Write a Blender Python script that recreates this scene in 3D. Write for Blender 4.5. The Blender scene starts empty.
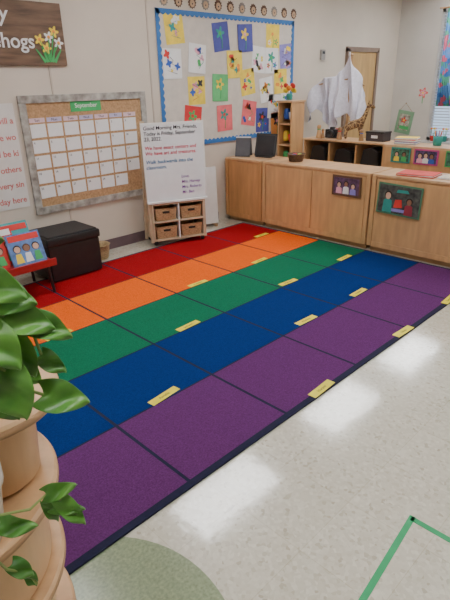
import bpy, bmesh, math, random
from mathutils import Vector, Matrix
random.seed(7)
R=math.radians
# ---------------------------------------------------------------- materials
def _new(name):
    m=bpy.data.materials.new(name);m.use_nodes=True
    nt=m.node_tree;b=nt.nodes['Principled BSDF'];return m,nt,b
_cache={}
def mat(name,col,rough=.6,var=.06,scale=12,bump=0,bscale=80,metal=0,stretch=None,spec=.5,col2=None):
    if name in _cache:return _cache[name]
    m,nt,b=_new(name);N=nt.nodes;L=nt.links
    tc=N.new('ShaderNodeTexCoord');mp=N.new('ShaderNodeMapping');L.new(tc.outputs['Object'],mp.inputs[0])
    if stretch:mp.inputs['Scale'].default_value=stretch
    nz=N.new('ShaderNodeTexNoise');nz.inputs['Scale'].default_value=scale;nz.inputs['Detail'].default_value=5
    L.new(mp.outputs[0],nz.inputs['Vector'])
    cr=N.new('ShaderNodeValToRGB')
    c1=[max(0,c*(1-var*2)) for c in col];c2=[min(1,c*(1+var*2)) for c in col] if col2 is None else col2
    cr.color_ramp.elements[0].position=.3;cr.color_ramp.elements[1].position=.7
    cr.color_ramp.elements[0].color=(*c1,1);cr.color_ramp.elements[1].color=(*c2,1)
    L.new(nz.outputs['Fac'],cr.inputs[0]);L.new(cr.outputs[0],b.inputs['Base Color'])
    b.inputs['Roughness'].default_value=rough;b.inputs['Metallic'].default_value=metal
    b.inputs['Specular IOR Level'].default_value=spec
    if bump:
        n2=N.new('ShaderNodeTexNoise');n2.inputs['Scale'].default_value=bscale;n2.inputs['Detail'].default_value=3
        L.new(mp.outputs[0],n2.inputs['Vector'])
        bp=N.new('ShaderNodeBump');bp.inputs['Strength'].default_value=bump;bp.inputs['Distance'].default_value=.01
        L.new(n2.outputs['Fac'],bp.inputs['Height']);L.new(bp.outputs[0],b.inputs['Normal'])
    _cache[name]=m;return m
def emis(name,col,s):
    m,nt,b=_new(name);b.inputs['Base Color'].default_value=(*col,1)
    b.inputs['Emission Color'].default_value=(*col,1);b.inputs['Emission Strength'].default_value=s;return m
def floor_mat():
    m,nt,b=_new('vct_floor');N=nt.nodes;L=nt.links
    tc=N.new('ShaderNodeTexCoord')
    v=N.new('ShaderNodeTexVoronoi');v.inputs['Scale'].default_value=75;L.new(tc.outputs['Object'],v.inputs['Vector'])
    cr=N.new('ShaderNodeValToRGB');e=cr.color_ramp.elements
    e[0].position=0;e[0].color=(.42,.37,.28,1);e[1].position=1;e[1].color=(.70,.67,.57,1)
    k=e.new(.25);k.color=(.58,.54,.435,1);k=e.new(.6);k.color=(.62,.585,.48,1)
    L.new(v.outputs['Color'],cr.inputs[0])
    br=N.new('ShaderNodeTexBrick');br.offset=0;br.inputs['Scale'].default_value=1
    br.inputs['Brick Width'].default_value=.305;br.inputs['Row Height'].default_value=.305
    br.inputs['Mortar Size'].default_value=.0014;br.inputs['Mortar Smooth'].default_value=.2
    br.inputs['Color1'].default_value=(1,1,1,1);br.inputs['Color2'].default_value=(.96,.96,.95,1);br.inputs['Mortar'].default_value=(.84,.82,.77,1)
    L.new(tc.outputs['Object'],br.inputs['Vector'])
    mx=N.new('ShaderNodeMix');mx.data_type='RGBA';mx.blend_type='MULTIPLY';mx.inputs[0].default_value=1
    L.new(cr.outputs[0],mx.inputs[6]);L.new(br.outputs[0],mx.inputs[7]);L.new(mx.outputs[2],b.inputs['Base Color'])
    nz=N.new('ShaderNodeTexNoise');nz.inputs['Scale'].default_value=60;L.new(tc.outputs['Object'],nz.inputs['Vector'])
    nr=N.new('ShaderNodeMapRange');nr.inputs[3].default_value=.14;nr.inputs[4].default_value=.26;L.new(nz.outputs['Fac'],nr.inputs[0])
    L.new(nr.outputs[0],b.inputs['Roughness'])
    n3=N.new('ShaderNodeTexNoise');n3.inputs['Scale'].default_value=22;L.new(tc.outputs['Object'],n3.inputs['Vector'])
    bp=N.new('ShaderNodeBump');bp.inputs['Strength'].default_value=.04;bp.inputs['Distance'].default_value=.01
    L.new(n3.outputs['Fac'],bp.inputs['Height']);L.new(bp.outputs[0],b.inputs['Normal'])
    b.inputs['Coat Weight'].default_value=1;b.inputs['Coat Roughness'].default_value=.09;b.inputs['Coat IOR'].default_value=1.62
    L.new(bp.outputs[0],b.inputs['Coat Normal'])
    return m
WOOD=mat('maple_wood',(.58,.33,.15),.38,.07,6,stretch=(3,3,.5))
WOODH=mat('maple_wood_top',(.62,.38,.20),.35,.06,6,stretch=(3,.5,3))
WOODO=mat('birch_orange',(.52,.26,.10),.38,.08,6,stretch=(3,3,.5))
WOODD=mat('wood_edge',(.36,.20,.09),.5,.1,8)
DARK=mat('dark_gap',(.03,.025,.02),.8)
BLACK=mat('black_vinyl',(.014,.014,.016),.42,.1,20,bump=.15,bscale=120)
BLACKP=mat('black_plastic',(.02,.02,.022),.35)
WHITE=mat('white_plastic',(.76,.76,.74),.4,.02)
PAPER=mat('white_paper',(.77,.76,.75),.7,.02)
CREAM=mat('board_cream',(.60,.545,.48),.8,.03)
# ---------------------------------------------------------------- geometry helpers
def link(o,parent=None):
    bpy.context.scene.collection.objects.link(o)
    if parent:o.parent=parent
    return o
def group(name,loc=(0,0,0),rz=0,rx=0,ry=0):
    e=bpy.data.objects.new(name,None);e.empty_display_size=.1
    e.location=loc;e.rotation_euler=(R(rx),R(ry),R(rz));return link(e)
def mesh_obj(name,bm,mats,parent=None,smooth=False):
    me=bpy.data.meshes.new(name);bm.normal_update();bm.to_mesh(me);bm.free()
    for m in (mats if isinstance(mats,(list,tuple)) else [mats]):me.materials.append(m)
    if smooth:
        for p in me.polygons:p.use_smooth=True
    return link(bpy.data.objects.new(name,me),parent)
def box(name,parent,c,s,m,bev=.003,rot=(0,0,0)):
    bm=bmesh.new();bmesh.ops.create_cube(bm,size=1)
    bmesh.ops.scale(bm,vec=s,verts=bm.verts)
    bev=min(bev,min(s)*.3)
    if bev>0:bmesh.ops.bevel(bm,geom=bm.edges[:],offset=bev,segments=2,affect='EDGES',profile=.7)
    o=mesh_obj(name,bm,m,parent);o.location=c;o.rotation_euler=[R(a) for a in rot];return o
def prism(name,parent,pts,y0,y1,m,loc=(0,0,0),rot=(0,0,0),plane='XZ',bev=0):
    bm=bmesh.new()
    f=(lambda a,b,d:(a,d,b)) if plane=='XZ' else (lambda a,b,d:(a,b,d))
    va=[bm.verts.new(f(a,b,y0)) for a,b in pts];vb=[bm.verts.new(f(a,b,y1)) for a,b in pts]
    bm.faces.new(va);bm.faces.new(vb[::-1]);n=len(pts)
    for i in range(n):bm.faces.new([va[i],vb[i],vb[(i+1)%n],va[(i+1)%n]])
    bmesh.ops.recalc_face_normals(bm,faces=bm.faces)
    if bev:bmesh.ops.bevel(bm,geom=bm.edges[:],offset=bev,segments=2,affect='EDGES')
    o=mesh_obj(name,bm,m,parent);o.location=loc;o.rotation_euler=[R(a) for a in rot];return o
def lathe(name,parent,prof,m,loc=(0,0,0),seg=32,rot=(0,0,0),sharp=None):
    bm=bmesh.new();rings=[]
    for r,z in prof:rings.append([bm.verts.new((r*math.cos(2*math.pi*i/seg),r*math.sin(2*math.pi*i/seg),z)) for i in range(seg)])
    for a,b in zip(rings,rings[1:]):
        for i in range(seg):bm.faces.new([a[i],a[(i+1)%seg],b[(i+1)%seg],b[i]])
    if prof[0][0]>0:bm.faces.new(rings[0][::-1])
    if prof[-1][0]>0:bm.faces.new(rings[-1])
    bmesh.ops.remove_doubles(bm,verts=bm.verts,dist=1e-5);bmesh.ops.recalc_face_normals(bm,faces=bm.faces)
    o=mesh_obj(name,bm,m,parent,True);o.location=loc;o.rotation_euler=[R(a) for a in rot]
    if sharp:o.data.set_sharp_from_angle(angle=R(sharp))
    return o
def tube(name,parent,pts,r,m,loc=(0,0,0),cyc=False):
    c=bpy.data.curves.new(name,'CURVE');c.dimensions='3D';c.bevel_depth=r;c.bevel_resolution=3;c.use_fill_caps=True
    s=c.splines.new('POLY');s.points.add(len(pts)-1)
    for p,q in zip(s.points,pts):p.co=(*q,1)
    s.use_cyclic_u=cyc
    t=bpy.data.objects.new(name,c);link(t);bpy.context.view_layer.update()
    me=bpy.data.meshes.new_from_object(t.evaluated_get(bpy.context.evaluated_depsgraph_get()))
    bpy.data.objects.remove(t);me.materials.clear();me.materials.append(m)
    for p in me.polygons:p.use_smooth=True
    o=bpy.data.objects.new(name,me);o.location=loc;return link(o,parent)
def text(name,parent,s,size,loc,m,rot=(90,0,0),align='LEFT',bold=0,shear=0):
    c=bpy.data.curves.new(name,'FONT');c.body=s;c.size=size;c.align_x=align;c.extrude=.0006;c.offset=bold;c.shear=shear
    t=bpy.data.objects.new(name,c);link(t);bpy.context.view_layer.update()
    me=bpy.data.meshes.new_from_object(t.evaluated_get(bpy.context.evaluated_depsgraph_get()))
    bpy.data.objects.remove(t);me.materials.clear();me.materials.append(m)
    o=bpy.data.objects.new(name,me);o.location=loc;o.rotation_euler=[R(a) for a in rot];return link(o,parent)
def circ(r,n=20,cx=0,cy=0,w=0,k=1):
    return [(cx+(r+w*math.cos(k*2*math.pi*i/n))*math.cos(2*math.pi*i/n),cy+(r+w*math.cos(k*2*math.pi*i/n))*math.sin(2*math.pi*i/n)) for i in range(n)]
def flower(name,parent,x,z,r,m,m2,y=-.002):
    prism(name,parent,circ(r*.72,40,0,0,r*.28,5),y-.0015,y,m,loc=(x,0,z))
    prism(name+'_centre',parent,circ(r*.3,12),y-.0025,y,m2,loc=(x,0,z))
# ---------------------------------------------------------------- ROOM
WY=2.97;FX=7.62;CZ=2.7
wallm=mat('wall_cream',(.60,.525,.44),.75,.02,3,bump=.04,bscale=150)
wallm2=mat('wall_grey',(.56,.525,.48),.75,.02,3)
x0,y0=-2.6,-3.4
def room(name,c,s,m): return box(name,None,c,s,m,0)
room('floor',((x0+FX)/2,(y0+WY)/2,-.05),(FX-x0+.4,WY-y0+.4,.1),floor_mat())
room('ceiling',((x0+FX)/2,(y0+WY)/2,CZ+.05),(FX-x0+.4,WY-y0+.4,.1),mat('ceiling_tile',(.8,.79,.77),.9,.02,30))
room('wall_left',((x0+FX)/2,WY+.05,CZ/2),(FX-x0+.4,.1,CZ),wallm)
room('wall_right',((x0+FX)/2,y0-.05,CZ/2),(FX-x0+.4,.1,CZ),wallm2)
room('wall_back',(x0-.05,(y0+WY)/2,CZ/2),(.1,WY-y0,CZ),wallm2)
wy1,wy0,wz0,wz1=2.33,.3,.60,2.38
fw=group('wall_far',(0,0,0))
def fwp(n,ya,yb,za,zb): box(n,fw,(FX+.05,(ya+yb)/2,(za+zb)/2),(.1,yb-ya,zb-za),wallm2,0)
fwp('panel_a',wy1,WY,0,CZ);fwp('panel_b',y0,wy0,0,CZ);fwp('panel_c',wy0,wy1,0,wz0);fwp('panel_d',wy0,wy1,wz1,CZ)
win=group('window_1',(FX,0,0))
FR=mat('window_frame',(.50,.50,.50),.4)
box('sill',win,(-.05,(wy0+wy1)/2,wz0-.015),(.18,wy1-wy0+.1,.03),FR)
for n,(ya,yb,za,zb) in dict(left=(wy1-.05,wy1,wz0,wz1),right=(wy0,wy0+.05,wz0,wz1),top=(wy0,wy1,wz1-.05,wz1),bottom=(wy0,wy1,wz0,wz0+.05),mullion=(1.3,1.34,wz0,wz1)).items():
    box('frame_'+n,win,(.03,(ya+yb)/2,(za+zb)/2),(.05,yb-ya,zb-za),FR)
gl,nt,b=_new('window_glass');b.inputs['Transmission Weight'].default_value=1;b.inputs['Roughness'].default_value=.02;b.inputs['IOR'].default_value=1.02
box('pane',win,(.05,(wy0+wy1)/2,(wz0+wz1)/2),(.006,wy1-wy0-.06,wz1-wz0-.06),gl,0)
BLD=mat('blind_slat',(.66,.70,.78),.5,.02)
k=0;z=wz0+.10
while z<wz1-.06:
    box('blind_slat_%d'%k,win,(-.012,(wy0+wy1)/2,z),(.03,wy1-wy0-.10,.0025),BLD,0,rot=(0,25,0));z+=.04;k+=1
BB=mat('baseboard_mauve',(.14,.09,.10),.5,.05)
box('baseboard_left',None,((x0+3.7)/2,WY-.006,.05),(3.7-x0,.012,.10),BB,.002)
for nm,sx_ in (('trim_1',.61),('trim_2',1.83),('trim_3',2.86)):
    box(nm,None,(sx_,WY-.003,CZ/2+.05),(.016,.006,CZ-.12),mat('trim_cream',(.50,.42,.34),.6,.02),.001)
d=group('door_1',(6.61,WY,0))
DF=mat('door_frame',(.22,.15,.11),.5,.05)
box('leaf',d,(0,-.012,.92),(.72,.02,1.84),mat('door_leaf',(.50,.31,.12),.4,.08,5,stretch=(3,3,.4)))
box('jamb_a',d,(-.39,-.02,.94),(.06,.04,1.88),DF);box('jamb_b',d,(.39,-.02,.94),(.06,.04,1.88),DF);box('head',d,(0,-.02,1.87),(.84,.04,.06),DF)
lathe('handle',d,[(0,0),(.012,0),(.012,.04),(.03,.045),(.03,.075),(0,.08)],mat('steel',(.5,.5,.5),.3,metal=1),loc=(-.3,-.022,.9),rot=(90,0,0))
LP=emis('lamp_diffuser',(.975,.985,1),15.6)
for i,(fx,fy) in enumerate([(x,y) for x in (.35,2.6,4.85,6.85) for y in (1.80,-.9)]+[(-1.8,-.9)]):
    g=group('ceiling_light_fixture',(fx,fy,CZ))
    W=mat('fixture_white',(.8,.8,.8),.4,.01)
    box('frame_a',g,(0,.295,-.02),(1.22,.03,.04),W);box('frame_b',g,(0,-.295,-.02),(1.22,.03,.04),W)
    box('frame_c',g,(.6,0,-.02),(.03,.6,.04),W);box('frame_d',g,(-.6,0,-.02),(.03,.6,.04),W)
    box('diffuser',g,(0,0,-.014),(1.17,.56,.02),LP,0)
    for k in range(5):box('louver_%d'%k,g,(-.4+.2*k,0,-.034),(.016,.56,.018),W,0)
    for k in (-1,1):box('louver_long_%d'%k,g,(0,k*.095,-.034),(1.17,.016,.018),W,0)
# ---------------------------------------------------------------- floor inlay + tape
prism('green_floor_inlay',None,circ(.47,64),0,.0008,mat('vct_green',(.25,.30,.18),.2,.12,90),loc=(-.08,-.32,0),plane='XY')
TP=mat('green_tape',(.01,.33,.11),.45,.05)
g=group('floor_tape_outline',(1.08,-.73,0))
box('strip_a',g,(-.32,-.032,.001),(.66,.022,.0016),TP,0,rot=(0,0,5.5))
box('strip_b',g,(.0,-.42,.001),(.022,.84,.0016),TP,0,rot=(0,0,.5))
# ---------------------------------------------------------------- RUG
SX,SY=.6277,.5252
cols=[('rug_purple',(.120,.030,.135)),('rug_blue',(.003,.030,.160)),('rug_green',(.008,.155,.075)),('rug_orange',(.92,.125,.006)),('rug_red',(.33,.005,.010))]
rm=[mat('rug_navy_line',(.006,.008,.035),.95,.1,60)]
for n,c in cols:rm.append(mat(n,c,.95,.12,150,bump=.5,bscale=400,spec=.1))
bm=bmesh.new();T=.011
def quad(xa,xb,ya,yb,z,mi):
    f=bm.faces.new([bm.verts.new(p) for p in ((xa,ya,z),(xb,ya,z),(xb,yb,z),(xa,yb,z))]);f.material_index=mi
XA,XB,YA,YB=-.02,6*SX+.02,-.026,5*SY+.02
quad(XA,XB,YA,YB,T-.0008,0)
for a,b2 in (((XA,YA),(XB,YA)),((XB,YA),(XB,YB)),((XB,YB),(XA,YB)),((XA,YB),(XA,YA))):
    f=bm.faces.new([bm.verts.new(p) for p in ((*a,.0002),(*b2,.0002),(*b2,T-.0008),(*a,T-.0008))])
for i in range(6):
    for j in range(5):
        gx,gy=.008,.005
        quad(i*SX+gx,(i+1)*SX-gx,j*SY+gy,(j+1)*SY-gy,T,j+1)
mesh_obj('rainbow_grid_rug',bm,rm)
YT=mat('yellow_name_tag',(.82,.70,.02),.45,.04);INK=mat('ink_black',(.03,.03,.04),.6)
for i,j,a in [(2.47,0,3),(3.9,0,-2),(5.0,0,4),(1.5,1,6),(3.45,1,-2),(4.5,1,2),(2.5,2,3),(4.2,2,-3),(5.5,2,2),(1.45,3,4),(3.4,3,0),(4.6,3,3),(5.6,4,0),(.5,2,0)]:
    g=group('name_tag',(i*SX,j*SY+(.03 if j else -.0),T+.0005),rz=a)
    box('label',g,(0,0,.0008),(.19,.048,.0012),YT,0)
    text('lettering',g,random.choice(['Maddox','Olivia','Harper','Emmett','Jackson','Amelia']),.026,(0,-.009,.0018),mat('ink_grey',(.25,.22,.05),.6),rot=(0,0,0),align='CENTER')
# ---------------------------------------------------------------- CABINETS
def cabinet(name,loc,w,h,depth,m,rz=-90,panels=1,top=WOODH):
    g=group(name,loc,rz)
    box('body',g,(0,depth/2,h/2+.02),(w-.006,depth-.02,h-.09),m)
    box('plinth',g,(0,depth/2+.01,.03),(w-.03,depth-.06,.06),WOODD)
    box('worktop',g,(0,depth/2,h-.0125),(w-.002,depth+.005,.025),top,.006)
    box('stile_l',g,(-w/2+.022,.001,h/2+.02),(.04,.02,h-.07),m);box('stile_r',g,(w/2-.022,.001,h/2+.02),(.04,.02,h-.07),m)
    box('rail_bottom',g,(0,.003,.075),(w-.09,.018,.05),m)
    pw=(w-.09)/panels
    for k in range(panels):
        box('panel_%d'%k,g,(-w/2+.045+pw*(k+.5),.004,h/2+.03),(pw-.006,.014,h-.14),m,.002)
    for sx in(-1,1):
        for k in range(2):
            lathe('caster_%d_%d'%(sx,k),g,[(0,-.012),(.012,-.012),(.014,0),(.012,.012),(0,.012)],BLACKP,loc=(sx*(w/2-.06),.06+k*(depth-.12),.014),rot=(90,0,0),seg=12)
    return g
CF=3.81;CH=.715
cabinet('low_wooden_cabinet',(CF,2.66,0),.55,CH,.4,WOODO)
cabinet('low_wooden_cabinet',(CF,1.73,0),1.29,CH,.4,WOOD,panels=2)
cabinet('low_wooden_cabinet',(CF,.40,0),1.34,CH,.4,WOOD)
SKIN=mat('photo_skin',(.60,.36,.25),.6);SKIN2=mat('photo_skin_dark',(.25,.12,.07),.6);HAIR=mat('photo_hair',(.03,.02,.015),.7)
BLOSS=mat('blossom_pink',(.75,.35,.45),.6);YEL=mat('paint_yellow',(.85,.62,.05),.6)
RED=mat('paint_red',(.65,.04,.03),.6);GRN=mat('paint_green',(.06,.42,.12),.6);BLU=mat('paint_blue',(.03,.10,.45),.6);ORG=mat('paint_orange',(.85,.28,.04),.6)
LAV=mat('paper_lavender',(.25,.22,.55),.7);TEAL=mat('paint_teal',(.03,.30,.26),.6);FRB=mat('frame_brown',(.12,.06,.03),.5)
def picture(name,loc,w,h,frame,inner,kids=(),rz=-90,mat_w=.02,tilt=0,extra=()):
    g=group(name,loc,rz)
    i=group('print',(0,0,0),ry=tilt);i.parent=g
    box('frame',i,(0,-.004,0),(w,.008,h),frame,.002)
    box('image',i,(0,-.0085,0),(w-2*mat_w,.003,h-2*mat_w),inner,0)
    for k,(x,z,r,sk,sh_) in enumerate(kids):
        zb=-h/2+mat_w+.003
        prism('shirt_%d'%k,i,[(x-r*1.5,zb),(x+r*1.5,zb),(x+r*1.3,z-r*1.4),(x+r*.5,z-r),(x-r*.5,z-r),(x-r*1.3,z-r*1.4)],-.0115,-.0095,sh_)
        prism('hair_%d'%k,i,circ(r*1.18,18),-.0118,-.0095,HAIR,loc=(x,0,z+r*.15))
        prism('face_%d'%k,i,[(a*.82,b) for a,b in circ(r,18)],-.013,-.0095,sk,loc=(x,0,z-r*.1))
    for k,(x,z,a,b,m) in enumerate(extra):prism('shape_%d'%k,i,[(-a,-b),(a,-b*.7),(a*.7,b),(-a*.8,b*.8)],-.0112,-.0095,m,loc=(x,0,z))
    return g
FXF=CF-.012
picture('framed_photo',(FXF,1.325,.575),.31,.19,FRB,mat('photo_purple',(.10,.05,.11),.4,.3,25),kids=[(-.075,.01,.022,SKIN,BLOSS),(.0,.02,.022,SKIN2,PAPER),(.075,.005,.022,SKIN,LAV)])
picture('framed_photo',(FXF,.79,.515),.41,.27,mat('frame_green',(.08,.22,.12),.5),mat('photo_dark',(.06,.04,.07),.5,.4,20,col2=(.12,.13,.11)),mat_w=.014,tilt=2,kids=[(-.10,.03,.03,SKIN,TEAL),(.10,.0,.026,SKIN2,mat('shirt_maroon',(.3,.03,.05),.7))],extra=[(.0,-.03,.04,.04,RED),(.03,.08,.06,.015,TEAL),(-.02,-.09,.12,.015,LAV)])
g=group('tablet_easel',(3.98,2.48,CH+.002),-78)
box('screen',g,(0,0,.14),(.25,.015,.24),BLACKP,.006,rot=(-14,0,0));box('bezel',g,(0,-.009,.14),(.21,.003,.20),mat('screen_glass',(.03,.03,.035),.1),0,rot=(-14,0,0));box('stand',g,(0,.06,.09),(.03,.01,.19),BLACKP,rot=(22,0,0));box('lip',g,(0,-.045,.02),(.2,.03,.012),BLACKP)
g=group('tabletop_chalkboard',(3.97,2.80,CH+.002),-60)
for n,a,y in(('front',-18,-.04),('rear',18,.04)):
    box('leaf_'+n,g,(0,y,.10),(.17,.01,.205),mat('slate_grey',(.07,.07,.08),.6),.003,rot=(a,0,0))
box('hinge',g,(0,0,.205),(.17,.02,.012),PAPER)
g=group('red_folder',(3.97,.72,CH+.002),-85)
box('cover_a',g,(0,0,.004),(.32,.23,.006),RED);box('pages',g,(0.004,0,.011),(.31,.22,.008),PAPER);box('cover_b',g,(0,0,.018),(.32,.23,.005),RED,rot=(0,0,2))
g=group('paper_stack',(4.0,.38,CH+.002),-95);box('sheets',g,(0,0,.006),(.28,.22,.012),PAPER);box('top_sheet',g,(.01,0,.0135),(.26,.2,.002),mat('paper_cream',(.75,.68,.5),.7),0,rot=(0,0,6))
# ---------------------------------------------------------------- shelves behind
def cubby(name,loc,w,h,dp,cols_,rows,rz=-90):
    g=group(name,loc,rz);t=.02
    box('side_l',g,(-w/2+t/2,dp/2,h/2),(t,dp,h),WOOD);box('side_r',g,(w/2-t/2,dp/2,h/2),(t,dp,h),WOOD)
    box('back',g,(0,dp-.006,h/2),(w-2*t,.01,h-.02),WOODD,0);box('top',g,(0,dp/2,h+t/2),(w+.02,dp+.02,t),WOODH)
    for k in range(rows):box('shelf_%d'%k,g,(0,dp/2,.05+k*(h-.05)/rows),(w-2*t,dp-.02,t),WOODH)
    for k in range(1,cols_):box('divider_%d'%k,g,(-w/2+k*w/cols_,dp/2,h/2),(t,dp-.03,h-.04),WOOD)
    return g
g=cubby('open_cubby_shelf',(4.85,2.08,0),1.08,.83,.34,3,3)
for k,(x,z,sx,sz) in enumerate([(-.35,.60,.24,.19),(0,.60,.26,.17),(.35,.60,.24,.2)]):
    prism('bag_%d'%k,g,[(-sx/2,0),(sx/2,0),(sx*.42,sz*.8),(sx*.1,sz),(-sx*.35,sz*.9)],.03,.25,BLACKP,loc=(x,0,z-.01),bev=.01)
g=group('toy_camera',(4.98,2.30,.852),-80)
box('body',g,(0,0,.055),(.16,.07,.10),BLACKP,.012);lathe('lens',g,[(0,0),(.04,0),(.042,.03),(.034,.05),(.03,.045),(0,.04)],BLACKP,loc=(0,-.035,.055),rot=(90,0,0),seg=24);box('viewfinder',g,(0,0,.115),(.05,.05,.03),BLACKP,.006)
lathe('shutter_button',g,[(0,0),(.01,0),(.01,.01),(0,.011)],RED,loc=(.055,0,.105),seg=12)
g=group('dark_storage_box',(5.02,1.72,.852),-92)
box('bin',g,(0,0,.045),(.22,.16,.09),mat('box_dark',(.05,.04,.045),.6),.006);box('lid',g,(0,0,.095),(.23,.17,.018),BLACKP,.004);box('label',g,(0,-.0815,.05),(.08,.002,.03),PAPER,0)
for k,(x,y,m,s) in enumerate([(4.93,2.17,WOODD,1.0),(4.95,2.47,WOOD,1.1),(4.93,1.88,WOODD,.9),(4.93,2.40,WOODD,.8)]):
    g=group('wooden_toy_figure',(x,y,.852),-90);g.scale=(s,s,s)
    lathe('figure_body',g,[(0,0),(.03,0),(.032,.01),(.024,.05),(.018,.085),(.010,.09),(.02,.10),(.024,.115),(.018,.132),(0,.138)],m,seg=20)
    prism('scarf',g,circ(.022,16),.086,.094,[RED,GRN,BLU,ORG][k],plane='XY')
g=group('toy_basket',(4.0,2.08,CH+.002),-90)
lathe('weave',g,[(0,0),(.07,0),(.09,.07),(.095,.075),(.088,.08),(.065,.012),(0,.012)],mat('basket_dark',(.12,.07,.04),.8,.2,50,bump=.6),seg=28)
for k,(x,y,m) in enumerate([(-.03,.02,RED),(.035,.01,YEL),(0,-.035,BLU),(.01,.045,GRN)]):lathe('block_%d'%k,g,[(0,0),(.022,0),(.022,.035),(0,.035)],m,loc=(x,y,.04),seg=6)
# picture books on the divider top
g=group('book_stack',(4.87,1.30,.864),-84)
for k,(m,a) in enumerate([(BLU,3),(RED,-5),(YEL,8)]):
    box('cover_%d'%k,g,(0,0,.010+k*.022),(.22,.16,.019),m,.002,rot=(0,0,a));box('pages_%d'%k,g,(.003,-.003,.010+k*.022),(.218,.158,.013),PAPER,0,rot=(0,0,a))
g=group('crayon_cup',(4.87,.98,.864),-90)
lathe('cup',g,[(0,0),(.04,0),(.045,.09),(.041,.09),(.036,.01),(0,.01)],TEAL,seg=24)
for k in range(7):
    a=k*.9;tube('crayon_%d'%k,g,[(.012*math.cos(a),.012*math.sin(a),.015),(.034*math.cos(a),.034*math.sin(a),.14)],.005,[RED,YEL,BLU,GRN,ORG,LAV,BLOSS][k])
g=cubby('tall_toy_shelf',(4.62,2.74,0),.21,1.26,.24,1,5)
for k,(z,m) in enumerate([(.56,GRN),(.80,YEL),(1.05,BLU)]):
    lathe('toy_jar_%d'%k,g,[(0,0),(.035,0),(.04,.05),(.032,.11),(.02,.12),(0,.12)],m,loc=(-.045,.1,z+.02),seg=16)
    lathe('toy_cup_%d'%k,g,[(0,0),(.03,0),(.04,.08),(.035,.08),(.025,.01),(0,.01)],[ORG,RED,WHITE][k],loc=(.045,.08,z+.02),seg=16)
g=group('artificial_flowers',(4.70,2.74,1.285))
lathe('vase',g,[(0,0),(.03,0),(.04,.05),(.03,.07),(.025,.07),(.03,.05),(0,.02)],TEAL,seg=20)
for k in range(7):
    a=k*.9;x,y,z=.05*math.cos(a),.05*math.sin(a),.10+.025*(k%3)
    tube('stem_%d'%k,g,[(0,0,.04),(x*.6,y*.6,z*.7),(x,y,z)],.002,GRN)
    lathe('bloom_%d'%k,g,[(0,-.01),(.03,0),(.035,.012),(.015,.02),(0,.015)],[YEL,ORG,RED][k%3],loc=(x,y,z),seg=10,rot=(20*math.cos(a),60,0))
g=cubby('divider_bookshelf',(4.72,.80,0),1.34,.84,.3,2,3)
box('display_panel',g,(0,-.006,.44),(1.30,.01,.80),WOOD)
cg=mat('card_green',(.05,.16,.10),.5,.4,30);cdk=mat('card_dark',(.08,.05,.14),.5,.4,30)
picture('picture_card',(4.70,1.27,.765),.21,.15,TEAL,cg,mat_w=.012,kids=[(-.04,.01,.02,SKIN,YEL),(.04,.01,.02,SKIN2,GRN)])
picture('picture_card',(4.70,1.00,.765),.25,.15,mat('card_magenta',(.55,.06,.25),.6),cdk,mat_w=.014,kids=[(-.06,.01,.022,SKIN,BLOSS),(.0,.015,.022,SKIN,PAPER),(.06,.01,.022,SKIN2,BLU)])
picture('picture_card',(4.70,.70,.765),.21,.15,GRN,cg,mat_w=.012,kids=[(0,.01,.025,SKIN,RED)])
# coat stand with white shawl
g=group('coat_stand',(5.39,2.365,0))
tube('pole',g,[(0,0,.02),(0,0,1.74)],.014,WOODD)
for k in range(4):
    a=k*math.pi/2+.78;tube('foot_%d'%k,g,[(0,0,.12),(.1*math.cos(a),.1*math.sin(a),.1),(.17*math.cos(a),.17*math.sin(a),.012)],.012,WOODD)
tube('arm',g,[(0,-.2,1.42),(0,0,1.5),(0,.45,1.44)],.01,WOODD)
lathe('finial',g,[(0,0),(.02,.005),(.022,.02),(0,.04)],WOODD,loc=(0,0,1.74),seg=14)
top=[(-.24,1.30),(-.17,1.50),(-.09,1.62),(0,1.79),(.10,1.60),(.2,1.53),(.3,1.52),(.4,1.50),(.5,1.42),(.58,1.33)]
bot=[(-.25,1.02),(-.17,.98),(-.1,1.02),(0,1.10),(.10,1.05),(.2,.88),(.3,1.03),(.4,1.15),(.5,1.08),(.58,.98)]
def interp(t,P):
    f=t*(len(P)-1);i=min(int(f),len(P)-2);f-=i;f=f*f*(3-2*f)*.5+f*.5;return P[i][0]*(1-f)+P[i+1][0]*f,P[i][1]*(1-f)+P[i+1][1]*f
bm=bmesh.new();NU,NV=150,30;G=[]
for i in range(NU+1):
    u=i/NU;ty,tz=interp(u,top);by,bz=interp(u,bot);row=[]
    for j in range(NV+1):
        v=j/NV;y=ty*(1-v)+by*v;z=tz*(1-v)+bz*v
        fold=.012+.045*v
        x=-.04-.03*math.sin(v*1.6)+fold*math.sin(u*40+2*v+math.sin(u*11)*2)+.025*math.sin(u*17+v*4)
        row.append(bm.verts.new((x,y+.012*math.sin(v*9+u*30),z+.01*v*math.sin(u*60))))
    G.append(row)
for i in range(NU):
    for j in range(NV):bm.faces.new([G[i][j],G[i+1][j],G[i+1][j+1],G[i][j+1]])
cl=mesh_obj('white_lace_shawl',bm,mat('white_lace',(.66,.65,.74),.85,.05,40),g,True)
sm=cl.modifiers.new('s','SOLIDIFY');sm.thickness=.004
def skin(name,parent,verts,edges,radii,m,loc=(0,0,0),rot=(0,0,0),sub=2):
    me=bpy.data.meshes.new(name);me.from_pydata(verts,edges,[]);me.materials.append(m)
    o=bpy.data.objects.new(name,me);link(o,parent);o.location=loc;o.rotation_euler=[R(a) for a in rot]
    md=o.modifiers.new('skin','SKIN');md.use_smooth_shade=True
    sv=me.skin_vertices[0].data
    for i,r in enumerate(radii):
        sv[i].radius=(r,r);sv[i].use_root=(i==0)
    s=o.modifiers.new('sub','SUBSURF');s.levels=sub;s.render_levels=sub
    return o
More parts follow.
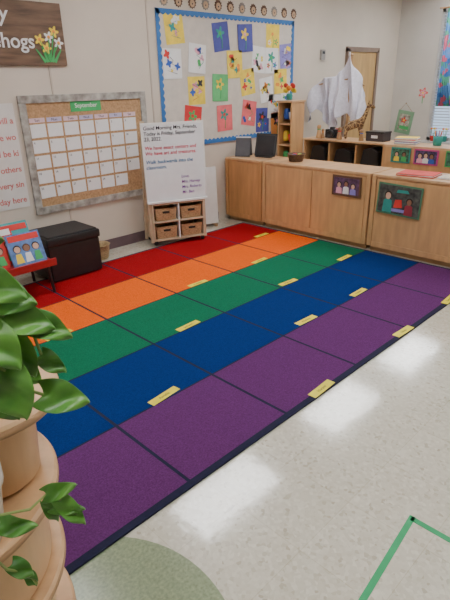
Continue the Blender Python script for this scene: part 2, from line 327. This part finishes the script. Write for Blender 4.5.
def giraffe_mat():
    m,nt,b=_new('giraffe_patches');N=nt.nodes;L=nt.links
    tc=N.new('ShaderNodeTexCoord');v=N.new('ShaderNodeTexVoronoi');v.feature='DISTANCE_TO_EDGE';v.inputs['Scale'].default_value=32
    L.new(tc.outputs['Object'],v.inputs[0]);cr=N.new('ShaderNodeValToRGB');cr.color_ramp.elements[0].position=.04;cr.color_ramp.elements[1].position=.09
    cr.color_ramp.elements[0].color=(.42,.27,.12,1);cr.color_ramp.elements[1].color=(.12,.055,.022,1)
    L.new(v.outputs['Distance'],cr.inputs[0]);L.new(cr.outputs[0],b.inputs['Base Color']);b.inputs['Roughness'].default_value=.8;return m
GM=giraffe_mat()
g=group('toy_giraffe',(5.0,2.03,.852),-65);g.scale=(1.3,1.3,1.3)
V=[(0,0,.13),(.055,0,.14),(-.055,0,.122),(.085,0,.19),(.105,0,.25),(.115,0,.285),(.15,0,.272),(.172,0,.262),
 (.06,.022,.075),(.062,.024,.035),(.065,.024,.005),(.06,-.022,.075),(.062,-.024,.035),(.065,-.024,.005),
 (-.06,.022,.08),(-.07,.024,.045),(-.06,.024,.005),(-.06,-.022,.08),(-.07,-.024,.045),(-.06,-.024,.005),(-.09,0,.11),(-.098,0,.07)]
E=[(0,1),(0,2),(1,3),(3,4),(4,5),(5,6),(6,7),(1,8),(8,9),(9,10),(1,11),(11,12),(12,13),(2,14),(14,15),(15,16),(2,17),(17,18),(18,19),(2,20),(20,21)]
rr=[.034,.036,.034,.022,.016,.017,.014,.011,.014,.010,.010,.014,.010,.010,.017,.010,.010,.017,.010,.010,.006,.006]
skin('body',g,V,E,rr,GM)
for sy in(-1,1):
    lathe('ear_%d'%sy,g,[(0,0),(.006,.005),(.007,.015),(0,.028)],GM,loc=(.112,sy*.013,.293),rot=(-sy*55,0,0),seg=10)
    lathe('horn_%d'%sy,g,[(.003,0),(.003,.016),(.005,.018),(.005,.024),(0,.026)],WOODD,loc=(.115,sy*.007,.297),seg=8)
    lathe('eye_%d'%sy,g,[(0,-.003),(.003,0),(0,.003)],BLACKP,loc=(.13,sy*.014,.285),seg=8)
g=group('wall_thermostat',(5.64,WY,1.79));box('body',g,(0,-.015,0),(.08,.03,.12),mat('thermo_grey',(.3,.28,.26),.5));box('display',g,(0,-.031,.025),(.05,.003,.03),BLACKP,0)
g=group('hanging_picture',(FX,2.72,.88),-90)
box('frame',g,(0,-.012,-.03),(.26,.02,.34),mat('frame_mint',(.20,.36,.22),.6),rot=(0,8,0));box('image',g,(0,-.024,-.03),(.17,.005,.24),mat('picture_tan',(.35,.30,.2),.6,.4,18,col2=(.65,.6,.5)),0,rot=(0,8,0))
flower('painted_flower',g,0,0,.05,RED,YEL,y=-.027);box('painted_ground',g,(0.01,-.027,-.11),(.15,.002,.05),GRN,0,rot=(0,8,0))
tube('cord',g,[(-.09,-.012,.15),(0,-.012,.25),(.12,-.012,.12)],.003,WOODD);lathe('nail',g,[(0,0),(.008,0),(.008,.012),(0,.014)],WOODD,loc=(0,-.001,.25),rot=(90,0,0),seg=8)
g=group('wall_flower_decoration',(FX,2.47,1.28),-90)
flower('petals',g,0,0,.08,mat('flower_red',(.75,.12,.10),.6),YEL,y=-.004);flower('petals_inner',g,0,.0,.05,BLOSS,YEL,y=-.007);box('tail',g,(0,-.004,-.1),(.01,.004,.1),GRN,0)
for k,(y,m) in enumerate([(2.2,RED),(2.02,TEAL)]):
    g=group('sill_flower_pot',(FX-.08,y,wz0+.001));lathe('pot',g,[(0,0),(.03,0),(.042,.07),(.046,.075),(.038,.075),(.025,.01),(0,.01)],m,seg=20)
    for q in range(5):
        a=q*1.3;tube('stem_%d'%q,g,[(0,0,.03),(.02*math.cos(a),.02*math.sin(a),.12),(.035*math.cos(a),.035*math.sin(a),.17)],.003,GRN);lathe('bloom_%d'%q,g,[(0,-.01),(.02,0),(.015,.015),(0,.02)],[YEL,BLOSS,ORG][q%3],loc=(.035*math.cos(a),.035*math.sin(a),.175),seg=10)
g=group('window_curtain',(FX-.10,2.08,1.55))
bm=bmesh.new();G=[]
for i in range(41):
    u=i/40;row=[bm.verts.new((.02*math.sin(u*34),.13-.26*u*(.55 if j==1 else 1),zz)) for j,zz in ((0,.82),(1,-.1),(2,-.45))];G.append(row)
for i in range(40):
    for j in range(2):bm.faces.new([G[i][j],G[i+1][j],G[i+1][j+1],G[i][j+1]])
def curtain_mat():
    m,nt,b=_new('curtain_print');N=nt.nodes;L=nt.links
    tc=N.new('ShaderNodeTexCoord');v=N.new('ShaderNodeTexVoronoi');v.inputs['Scale'].default_value=14;L.new(tc.outputs['Object'],v.inputs[0])
    cr=N.new('ShaderNodeValToRGB');e=cr.color_ramp.elements;e[0].color=(.05,.18,.5,1);e[1].color=(.35,.55,.75,1)
    for p_,c_ in((.3,(.12,.35,.65,1)),(.45,(.6,.12,.2,1)),(.55,(.1,.28,.6,1)),(.7,(.1,.4,.25,1))):k=e.new(p_);k.color=c_
    cr.color_ramp.interpolation='CONSTANT'
    L.new(v.outputs['Color'],cr.inputs[0]);L.new(cr.outputs[0],b.inputs['Base Color']);b.inputs['Roughness'].default_value=.9;return m
cu=mesh_obj('fabric',bm,curtain_mat(),g,True);s=cu.modifiers.new('s','SOLIDIFY');s.thickness=.003
tube('rod',g,[(0,.25,.83),(0,-1.7,.83)],.012,WOODD)
# ---------------------------------------------------------------- CALENDAR
g=group('calendar_board',(2.135,WY,.952))
FM=mat('weathered_frame',(.28,.25,.22),.7,.2,14,col2=(.50,.47,.42));w,h=1.25,.96
box('cork',g,(0,-.006,0),(w-.04,.012,h-.04),mat('cork_tan',(.44,.26,.13),.85,.12,60))
for n,c,s in(('top',(0,-.012,h/2-.03),(w,.024,.06)),('bottom',(0,-.012,-h/2+.03),(w,.024,.06)),('left',(-w/2+.03,-.012,0),(.06,.024,h-.12)),('right',(w/2-.03,-.012,0),(.06,.024,h-.12))):box('frame_'+n,g,c,s,FM,.003)
box('title_card',g,(-.02,-.014,h/2-.095),(.30,.004,.095),mat('title_green',(.05,.40,.12),.6),.001)
text('title',g,'September',.05,(-.02,-.017,h/2-.11),PAPER,align='CENTER')
cw,ch=.135,.105
for c in range(7):
    X=-.49+c*(cw+.018)
    box('day_%d'%c,g,(X,-.0135,.288),(cw,.003,.035),mat('day_lilac',(.50,.45,.62),.7) if c%2 else mat('day_pink',(.7,.5,.55),.7),0)
    text('day_label_%d'%c,g,['Sun','Mon','Tues','Wed','Thur','Fri','Sat'][c],.03,(X,-.016,.278),INK,align='CENTER')
    for r in range(5):
        Z=.205-r*(ch+.02)
        if r==4 and c>5:continue
        box('date_card_%d_%d'%(r,c),g,(X,-.0135,Z),(cw,.003,ch),PAPER,0,rot=(0,random.uniform(-1.5,1.5),0))
        n=r*7+c-3
        if 0<n<=30:text('date_%d'%n,g,str(n),.026,(X-.058,-.016,Z+.022),INK)
# ---------------------------------------------------------------- BULLETIN BOARD
g=group('art_bulletin_board',(3.99,WY,1.51));w,h=2.08,1.26
box('backing',g,(0,-.006,0),(w,.012,h),CREAM,.001)
BB2=mat('border_blue',(.03,.15,.42),.6,.05)
def scallop(n,length,count,loc,ry):
    pts=[(-length/2,0)]
    for k in range(count):
        for q in range(7):
            t=(q+.5)/7;x=-length/2+(k+t)*length/count;pts.append((x,-.032-.02*math.sin(math.pi*t)))
    pts.append((length/2,0));prism('border_'+n,g,pts,-.018,-.013,BB2,loc=loc,rot=(0,ry,0))
scallop('top',w,34,(0,0,h/2),0);scallop('bottom',w,34,(0,0,-h/2),180);scallop('left',h,20,(-w/2,0,0),-90);scallop('right',h,20,(w/2,0,0),90)
pk={'w':PAPER,'l':LAV,'y':mat('paper_yellow',(.83,.62,.07),.7),'p':mat('paper_pink',(.78,.15,.16),.7),'r':mat('paper_red',(.65,.04,.04),.7),'g':mat('paper_green',(.12,.48,.17),.7),'b':mat('paper_blue',(.07,.08,.33),.7),'o':mat('paper_orange',(.85,.35,.08),.7)}
arts=[(3.17,1.98,'y',3),(3.45,1.72,'w',1),(3.80,1.93,'b',0),(4.17,1.93,'b',0),(4.64,1.95,'y',2),(4.00,1.67,'y',4),(3.43,1.42,'y',1),(3.77,1.44,'g',0),(4.21,1.49,'y',3),(4.62,1.71,'w',2),(4.89,1.76,'l',4),(4.79,1.49,'y',1),
(3.36,1.14,'r',2),(3.83,1.13,'p',0),(4.23,1.16,'p',3),(4.53,1.40,'w',4),(4.47,1.07,'b',2),(4.68,1.21,'w',1),(4.92,1.30,'w',3),(4.74,1.01,'o',0),(4.92,1.06,'r',4),(3.12,1.67,'w',3),(4.40,1.72,'w',4)]
for k,(X,Z,c,kd) in enumerate(arts):
    pw,ph=.235,.27;x=X-3.99;z=Z-1.51
    a_=group('sheet_%d'%k,(x,-.0135-.0045*(k%2),z),ry=random.uniform(-9,9));a_.parent=g
    box('paper',a_,(0,0,0),(pw,.0015,ph),pk[c],0)
    base=-.001;rd=random.Random(k)
    P=[RED,YEL,ORG,TEAL,BLU,BLOSS,GRN,PAPER,INK];rd.shuffle(P)
    if kd in(0,2):
        tube('stem',a_,[(0,base,-.11),(.01,base,-.03),(-.01,base,.03)],.0035,GRN)
        flower('flower',a_,-.01,.035,.065,P[0],P[1],y=base)
        if kd==2:flower('bud_a',a_,.055,-.045,.038,P[2],P[1],y=base);flower('bud_b',a_,-.06,-.05,.032,P[3],P[1],y=base)
    else:
        for q in range(5 if kd!=4 else 8):
            rr_=rd.uniform(.014,.036)
            prism('paint_shape_%d'%q,a_,circ(rr_,18,0,0,rr_*.35,rd.choice([2,3,4])),base-.0012,base,P[q%4],loc=(rd.uniform(-.07,.07),0,rd.uniform(-.085,.085)),rot=(0,rd.uniform(0,90),0))
        tube('brush_line',a_,[(rd.uniform(-.09,.09),base-.001,-.09+.03*q) for q in range(6)],.0022,P[4])
BR=mat('hedgehog_brown',(.10,.05,.03),.8);TN=mat('hedgehog_tan',(.50,.33,.2),.8)
g=group('paper_hedgehog_row',(3.0,WY,2.215))
for k in range(12):
    x=.07+k*.178;prism('spines_%d'%k,g,circ(.05,48,0,0,.006,12),-.004,-.0005,BR if k%3 else mat('hedgehog_grey',(.22,.2,.18),.8),loc=(x,0,0))
    prism('face_%d'%k,g,circ(.032,16),-.006,-.004,TN,loc=(x,0,-.008));prism('nose_%d'%k,g,circ(.008,8),-.0075,-.006,BLACKP,loc=(x,0,-.012))
g=group('wooden_name_sign',(1.475,WY,1.875))
box('plank',g,(0,-.012,0),(1.02,.022,.45),mat('sign_wood',(.15,.085,.05),.6,.25,7,stretch=(.5,3,4)),.004)
text('line_1',g,"Harvey",.15,(.06,-.025,.08),PAPER,bold=.002,shear=.15,align='RIGHT');text('line_2',g,"Hedgehogs",.145,(.25,-.025,-.10),PAPER,bold=.002,align='RIGHT')
for k,(x,z) in enumerate([(.29,-.04),(.37,-.02),(.34,-.10),(.45,-.06),(.42,.02)]):
    tube('stem_%d'%k,g,[(.36,-.028,-.2),(x,-.03,z)],.004,GRN)
    flower('daffodil_%d'%k,g,x,z,.044,[YEL,PAPER][k%2],ORG,y=-.03)
    prism('leaf_%d'%k,g,[(-.012,0),(.012,0),(.004,.11),(-.004,.12)],-.028,-.025,GRN,loc=(.36+.02*(k-2),0,-.2),rot=(0,(k-2)*18,0))
g=group('anchor_chart_poster',(1.16,WY,.97));box('sheet',g,(0,-.003,0),(.62,.004,.82),mat('poster_paper',(.66,.63,.60),.7,.02),0)
for k,s in enumerate(['We will a','share wo','and be ki','to others','every sin','day here']):text('line_%d'%k,g,s,.066,(.29,-.006,.26-k*.125),mat('ink_rose',(.58,.15,.14),.6),align='RIGHT',bold=.001)
# ---------------------------------------------------------------- WHITEBOARD EASEL
g=group('whiteboard_easel',(2.785,2.60,.0125),-22)
EW=mat('easel_birch',(.55,.42,.28),.5,.06)
W=.59
for s in(-1,1):
    box('front_leg_%d'%s,g,(s*(W/2-.02),.02,.60),(.035,.03,1.14),EW,rot=(-3,0,0))
    box('rear_leg_%d'%s,g,(s*(W/2-.02),.145,.57),(.035,.03,1.12),EW,rot=(8,0,0))
box('board',g,(0,-.012,.785),(W,.014,.71),mat('whiteboard_gloss',(.74,.75,.77),.22,.01),.004,rot=(-3,0,0))
for n,c,s in(('top',(0,.008,1.145),(W+.02,.02,.02)),('bottom',(0,-.03,.43),(W+.02,.05,.018))):box('board_rail_'+n,g,c,s,WHITE)
for s in(-1,1):box('board_edge_%d'%s,g,(s*(W/2+.004),-.012,.785),(.014,.018,.72),WHITE,rot=(-3,0,0))
bt=group('writing',(0,-.0215,.785),0,rx=-3);bt.parent=g
IR=mat('ink_red2',(.65,.03,.08),.6);IB=mat('ink_blue',(.02,.18,.40),.6)
lines=[('Good Morning Mrs. Friends,',.31,INK),('Today is Friday, September',.262,INK),('23, 2022.',.214,INK),('We have exact centers and',.135,IR),('We have art and treasures.',.087,IR),('Walk backwards into the',0.01,IB),('classroom.',-.04,IB)]
for k,(s,z,m) in enumerate(lines):text('text_%d'%k,bt,s,.0455,(-.285,0,z),m,bold=.0004,shear=.1)
for k,(s,z) in enumerate([('Love,',-.14),('Mrs. Harvey',-.19),('Mrs. Roberts',-.24),('Mr. Ben',-.29)]):text('sign_%d'%k,bt,s,.038,(.05,0,z),mat('ink_purple',(.25,.08,.4),.6),bold=.0003,shear=.15)
for z in(.055,.235,.41):box('shelf_%d'%int(z*100),g,(0,.09,z),(W-.05,.27,.016),EW)
for s in(-1,0,1):box('upright_%d'%s,g,(s*(W/2-.035),.09,.235),(.014,.27,.36),EW if s else WHITE)
WK=mat('basket_tan',(.44,.28,.14),.75,.2,50,bump=.8,bscale=90,stretch=(1,1,3))
for r,z in enumerate((.065,.245)):
    for c,x in enumerate((-.13,.13)):
        bm=bmesh.new();q=[]
        for zz,e in((0,.0),(.12,.012),(.125,.016),(.12,.002),(.012,-.012)):
            q.append([bm.verts.new((a*(.098+e),b_*(.10+e),zz)) for a,b_ in((-1,-1),(1,-1),(1,1),(-1,1))])
        bm.faces.new(q[0][::-1]);bm.faces.new(q[-1])
        for a,b_ in zip(q,q[1:]):
            for i in range(4):bm.faces.new([a[i],a[(i+1)%4],b_[(i+1)%4],b_[i]])
        bmesh.ops.bevel(bm,geom=bm.edges[:],offset=.004,segments=2,affect='EDGES')
        o=mesh_obj('basket_%d_%d'%(r,c),bm,WK,g);o.location=(x,.07,z)
        box('basket_slot_%d_%d'%(r,c),g,(x,-.042,z+.085),(.07,.006,.02),DARK,.002,rot=(6,0,0))
for sx in(-1,1):
    for sy in(-1,1):lathe('wheel_%d_%d'%(sx,sy),g,[(0,-.01),(.02,-.01),(.023,0),(.02,.01),(0,.01)],BLACKP,loc=(sx*(W/2-.05),.09+sy*.11,.024),rot=(90,0,0),seg=16)
g=group('magnetic_panel',(3.42,2.86,0),-20);box('panel',g,(0,0,.34),(.26,.015,.62),WHITE,.004,rot=(-4,0,0))
box('foot_a',g,(-.09,0,.014),(.03,.12,.024),WOODD);box('foot_b',g,(.09,0,.014),(.03,.12,.024),WOODD)
# ---------------------------------------------------------------- OTTOMAN, BASKET, BOOK TABLE
g=group('black_storage_ottoman',(1.57,2.66,.0125),0)
box('body',g,(0,0,.155),(.46,.38,.29),BLACK,.015);box('lid',g,(0,0,.335),(.48,.40,.07),BLACK,.02);box('cushion',g,(0,0,.368),(.44,.36,.03),BLACK,.014)
for sx in(-1,1):
    for sy in(-1,1):box('foot_%d_%d'%(sx,sy),g,(sx*.19,sy*.15,.006),(.04,.04,.012),BLACKP)
g=group('wicker_basket',(1.98,2.80,0))
lathe('weave',g,[(0,.002),(.075,.002),(.09,.06),(.098,.13),(.105,.135),(.098,.14),(.088,.13),(.08,.06),(.065,.015),(0,.015)],mat('wicker_light',(.50,.35,.18),.8,.2,60,bump=.8,bscale=70,stretch=(1,1,4)),seg=28)
g=group('red_book_table',(1.03,2.48,.0125),0)
RT=mat('red_laminate',(.34,.015,.02),.35,.05)
box('tabletop',g,(0,0,.235),(.54,.40,.03),RT,.008);box('ledge',g,(0,-.19,.262),(.54,.02,.03),RT)
for sx in(-1,1):
    for sy in(-1,1):tube('leg_%d_%d'%(sx,sy),g,[(sx*.21,sy*.16,.225),(sx*.225,sy*.17,.004)],.012,BLACKP)
bk=[mat('book_blue',(.10,.20,.45),.4,.2,20),RED,RED,mat('book_teal',(.05,.35,.35),.4)]
for k,(x,y,w_,h_,a) in enumerate([(.11,-.11,.26,.24,0),(-.14,-.07,.22,.25,0),(-.04,.0,.24,.28,0),(.12,.06,.24,.29,0)]):
    b_=group('book_%d'%k,(x,y,.252),rx=-22);b_.parent=g
    box('cover',b_,(0,0,h_/2),(w_,.004,h_),bk[k],0);box('pages',b_,(0.002,.008,h_/2),(w_-.01,.012,h_-.01),PAPER,0);box('back_cover',b_,(0,.016,h_/2),(w_,.004,h_),bk[k],0)
    box('title_band',b_,(0,-.003,h_*.86),(w_*.9,.002,.045),[RED,PAPER,PAPER,RED][k],0)
    for q in range(3):
        xx=(q-1)*w_*.28;prism('child_hair_%d'%q,b_,circ(.03,16),-.005,-.002,HAIR if q!=1 else BR,loc=(xx,0,h_*.53));prism('child_head_%d'%q,b_,circ(.024,14),-.006,-.002,[SKIN,SKIN2,SKIN][q],loc=(xx,0,h_*.51))
        prism('child_body_%d'%q,b_,[(-.03,0),(.03,0),(.02,.07),(-.02,.07)],-.0045,-.002,[YEL,PAPER,GRN][q],loc=(xx,0,h_*.08))
# ---------------------------------------------------------------- PLANT STAND + POTHOS
WS=mat('stand_birch',(.60,.36,.18),.4,.08,5,stretch=(3,3,.6));WSD=mat('stand_edge',(.42,.24,.12),.5,.12,7,stretch=(1,1,8))
OX,OY=-.58,.82
SP=(-.216,-.259,0)
g=group('tiered_plant_stand',SP,-44.6)
def tier(n,z,r,x,y,drum=None):
    lathe('tier_'+n,g,[(0,z-.03),(r-.008,z-.03),(r,z-.024),(r,z-.006),(r-.006,z),(0,z)],WS,loc=(x-OX,y-OY,0),seg=96,sharp=35)
    lathe('edge_band_'+n,g,[(r-.002,z-.023),(r+.0015,z-.021),(r+.0015,z-.009),(r-.002,z-.007)],WSD,loc=(x-OX,y-OY,0),seg=96)
    if drum:
        rr_,zb=drum;lathe('drum_'+n,g,[(0,zb),(rr_-.01,zb),(rr_,zb+.01),(rr_+.012,z-.032),(0,z-.031)],WS,loc=(x-OX,y-OY,0),seg=96,sharp=35)
tier('a',.94,.155,-.50,.86,(.088,.728));tier('b',.727,.270,-.64,.81,(.225,.492));tier('c',.49,.30,-.69,.81,(.25,.242));tier('d',.24,.32,-.72,.82,(.27,.001))
CER=mat('white_ceramic',(.72,.68,.60),.25,.02)
pc=(-.468,.69)
wx=SP[0]+(pc[0]-OX)*.712+(pc[1]-OY)*.702;wy_=SP[1]-(pc[0]-OX)*.702+(pc[1]-OY)*.712
g2=group('white_plant_pot',(wx,wy_,.7275))
lathe('pot',g2,[(0,0),(.042,0),(.052,.05),(.060,.12),(.066,.125),(.066,.15),(.06,.15),(.055,.12),(.045,.04),(0,.02)],CER);lathe('soil',g2,[(0,.12),(.055,.12)],mat('soil',(.05,.03,.02),.9,.3,60,bump=.5))
def leaf_mat():
    m,nt,b=_new('pothos_leaf');N=nt.nodes;L=nt.links
    tc=N.new('ShaderNodeTexCoord');nz=N.new('ShaderNodeTexNoise');nz.inputs['Scale'].default_value=16;nz.inputs['Detail'].default_value=4;L.new(tc.outputs['Object'],nz.inputs[0])
    cr=N.new('ShaderNodeValToRGB');e=cr.color_ramp.elements;e[0].position=.3;e[1].position=.72;e[0].color=(.028,.13,.014,1);e[1].color=(.12,.31,.04,1)
    L.new(nz.outputs['Fac'],cr.inputs[0]);L.new(cr.outputs[0],b.inputs['Base Color']);b.inputs['Roughness'].default_value=.4
    b.inputs['Subsurface Weight'].default_value=.15;b.inputs['Subsurface Radius'].default_value=(.01,.02,.005);return m
LM=leaf_mat();ST=mat('pothos_stem',(.22,.30,.08),.5)
PL=group('potted_pothos',SP,-44.6)
off=Vector((OX,OY,0))
def sh(pts):return [tuple(Vector(p)-off) for p in pts]
lathe('pot',PL,[(0,0),(.05,0),(.06,.05),(.07,.11),(.075,.115),(.075,.13),(.068,.13),(.062,.11),(.05,.04),(0,.015)],mat('terracotta',(.45,.2,.1),.7,.1),loc=(-.545-OX,.87-OY,.941))
lathe('soil',PL,[(0,.10),(.06,.10)],mat('soil',(.05,.03,.02),.9),loc=(-.545-OX,.87-OY,.941))
def leaf(k,p,d,L_,W_,face,curl=.25):
    d=Vector(d).normalized();n=Vector(face);n=(n-n.dot(d)*d).normalized();s=d.cross(n)
    bm=bmesh.new();NU,NV=14,8;G=[]
    for i in range(NU+1):
        t=i/NU
        wdt=W_*.5*(max(0,math.sin(math.pi*min(1,(t*.84+.16)))**.7))*(1.15-.5*t) if i<NU else 0
        row=[]
        for j in range(-NV//2,NV//2+1):
            v=j/(NV/2);back=-.20*L_*(abs(v)**1.5)*max(0,(1-t*2.5))
            P=Vector(p)-off+d*(t*L_+back)+s*(v*wdt)+n*(abs(v)**1.2*wdt*.38-curl*L_*t*t+.004*math.sin(t*9+v*3))
            row.append(bm.verts.new(P))
        G.append(row)
    for i in range(NU):
        for j in range(NV):bm.faces.new([G[i][j],G[i+1][j],G[i+1][j+1],G[i][j+1]])
    bmesh.ops.remove_doubles(bm,verts=bm.verts,dist=1e-5)
    o=mesh_obj('leaf_%d'%k,bm,LM,PL,True);md=o.modifiers.new('s','SOLIDIFY');md.thickness=.0012
    md=o.modifiers.new('b','SUBSURF');md.levels=1;md.render_levels=1
leaves=[((-.36,.70,1.245),(.5,-.1,-.25),.075,.06),((-.355,.70,1.215),(.9,.0,-.2),.07,.06),((-.335,.70,1.18),(.8,.1,-.3),.075,.055),((-.31,.72,1.16),(.9,0,-.35),.07,.05),
((-.375,.70,1.20),(.1,-.1,-1),.09,.075),((-.355,.68,1.165),(.5,-.2,-.7),.075,.06),((-.335,.70,1.14),(.35,0,-1),.08,.055),((-.38,.66,1.13),(.2,-.2,-1),.08,.07),
((-.345,.68,1.095),(.25,-.15,-.9),.09,.075),((-.305,.71,1.03),(.95,0,-.2),.075,.06),((-.385,.70,1.06),(.5,-.1,-.8),.08,.065),((-.30,.72,1.10),(.7,0,-.7),.05,.035),
((-.39,.64,.82),(.9,-.1,-.1),.06,.04),((-.335,.71,.815),(.7,0,.25),.06,.035),((-.31,.71,.80),(.5,-.1,-.7),.07,.036),((-.325,.71,.785),(.95,0,-.15),.055,.03),((-.335,.71,.80),(.2,0,-1),.06,.03),
((-.40,.66,.70),(.6,0,-.6),.05,.035),((-.385,.68,.65),(.2,0,-1),.04,.025),((-.37,.70,1.275),(.3,-.1,.3),.07,.05),((-.395,.70,1.29),(.7,0,.1),.08,.06),((-.40,.68,1.25),(.3,-.1,-.9),.09,.07),((-.41,.68,1.10),(.2,-.1,-.9),.09,.07),
((-.40,.72,1.17),(.6,-.1,-.6),.09,.07),((-.40,.74,1.22),(.9,-.1,-.1),.09,.07),((-.37,.74,1.09),(.6,0,-.7),.08,.06),((-.42,.70,1.31),(.2,-.1,.8),.08,.06),((-.41,.66,1.02),(.3,-.1,-.9),.07,.055)]
for k,(p_,d_,l_,w_) in enumerate(leaves):
    leaf(k,p_,d_,l_,w_,(.15+random.uniform(-.25,.25),-.8,.6+random.uniform(-.2,.3)),curl=random.uniform(.05,.3))
tube('vine_0',PL,sh([(-.53,.84,1.05),(-.47,.74,1.18),(-.42,.70,1.24),(-.37,.70,1.22),(-.34,.70,1.18),(-.31,.72,1.16),(-.30,.72,1.10)]),.0028,ST)
tube('vine_1',PL,sh([(-.53,.82,1.05),(-.46,.72,1.14),(-.41,.69,1.15),(-.37,.68,1.12),(-.345,.68,1.095),(-.335,.69,1.06),(-.305,.71,1.03)]),.0028,ST)
tube('vine_2',PL,sh([(-.52,.80,1.05),(-.44,.66,1.08),(-.40,.64,1.02),(-.385,.62,.93),(-.37,.61,.87),(-.345,.66,.83),(-.335,.71,.815),(-.31,.71,.80)]),.0025,ST)
tube('vine_3',PL,sh([(-.385,.62,.95),(-.39,.60,.85),(-.40,.61,.78),(-.40,.64,.71),(-.385,.68,.65),(-.375,.68,.62)]),.0025,ST)
# ---------------------------------------------------------------- world, camera
w=bpy.data.worlds.new('sky');bpy.context.scene.world=w;w.use_nodes=True
bg=w.node_tree.nodes['Background'];bg.inputs[0].default_value=(.62,.78,1,1);bg.inputs[1].default_value=1.6
cd=bpy.data.cameras.new('camera');co=bpy.data.objects.new('camera',cd);link(co)
pitch,roll,yaw=.4077,-.0234,.7924
F=Vector((math.cos(yaw)*math.cos(pitch),math.sin(yaw)*math.cos(pitch),-math.sin(pitch)))
r_=F.cross(Vector((0,0,1))).normalized();u_=r_.cross(F)
r2=r_*math.cos(roll)+u_*math.sin(roll);u2=u_*math.cos(roll)-r_*math.sin(roll)
M=Matrix((r2,u2,-F)).transposed().to_4x4();M.translation=(-.379,-1.2505,1.5);co.matrix_world=M
cd.sensor_fit='VERTICAL';cd.sensor_height=24;cd.lens=505.5/600*24;cd.clip_start=.02
bpy.context.scene.camera=co
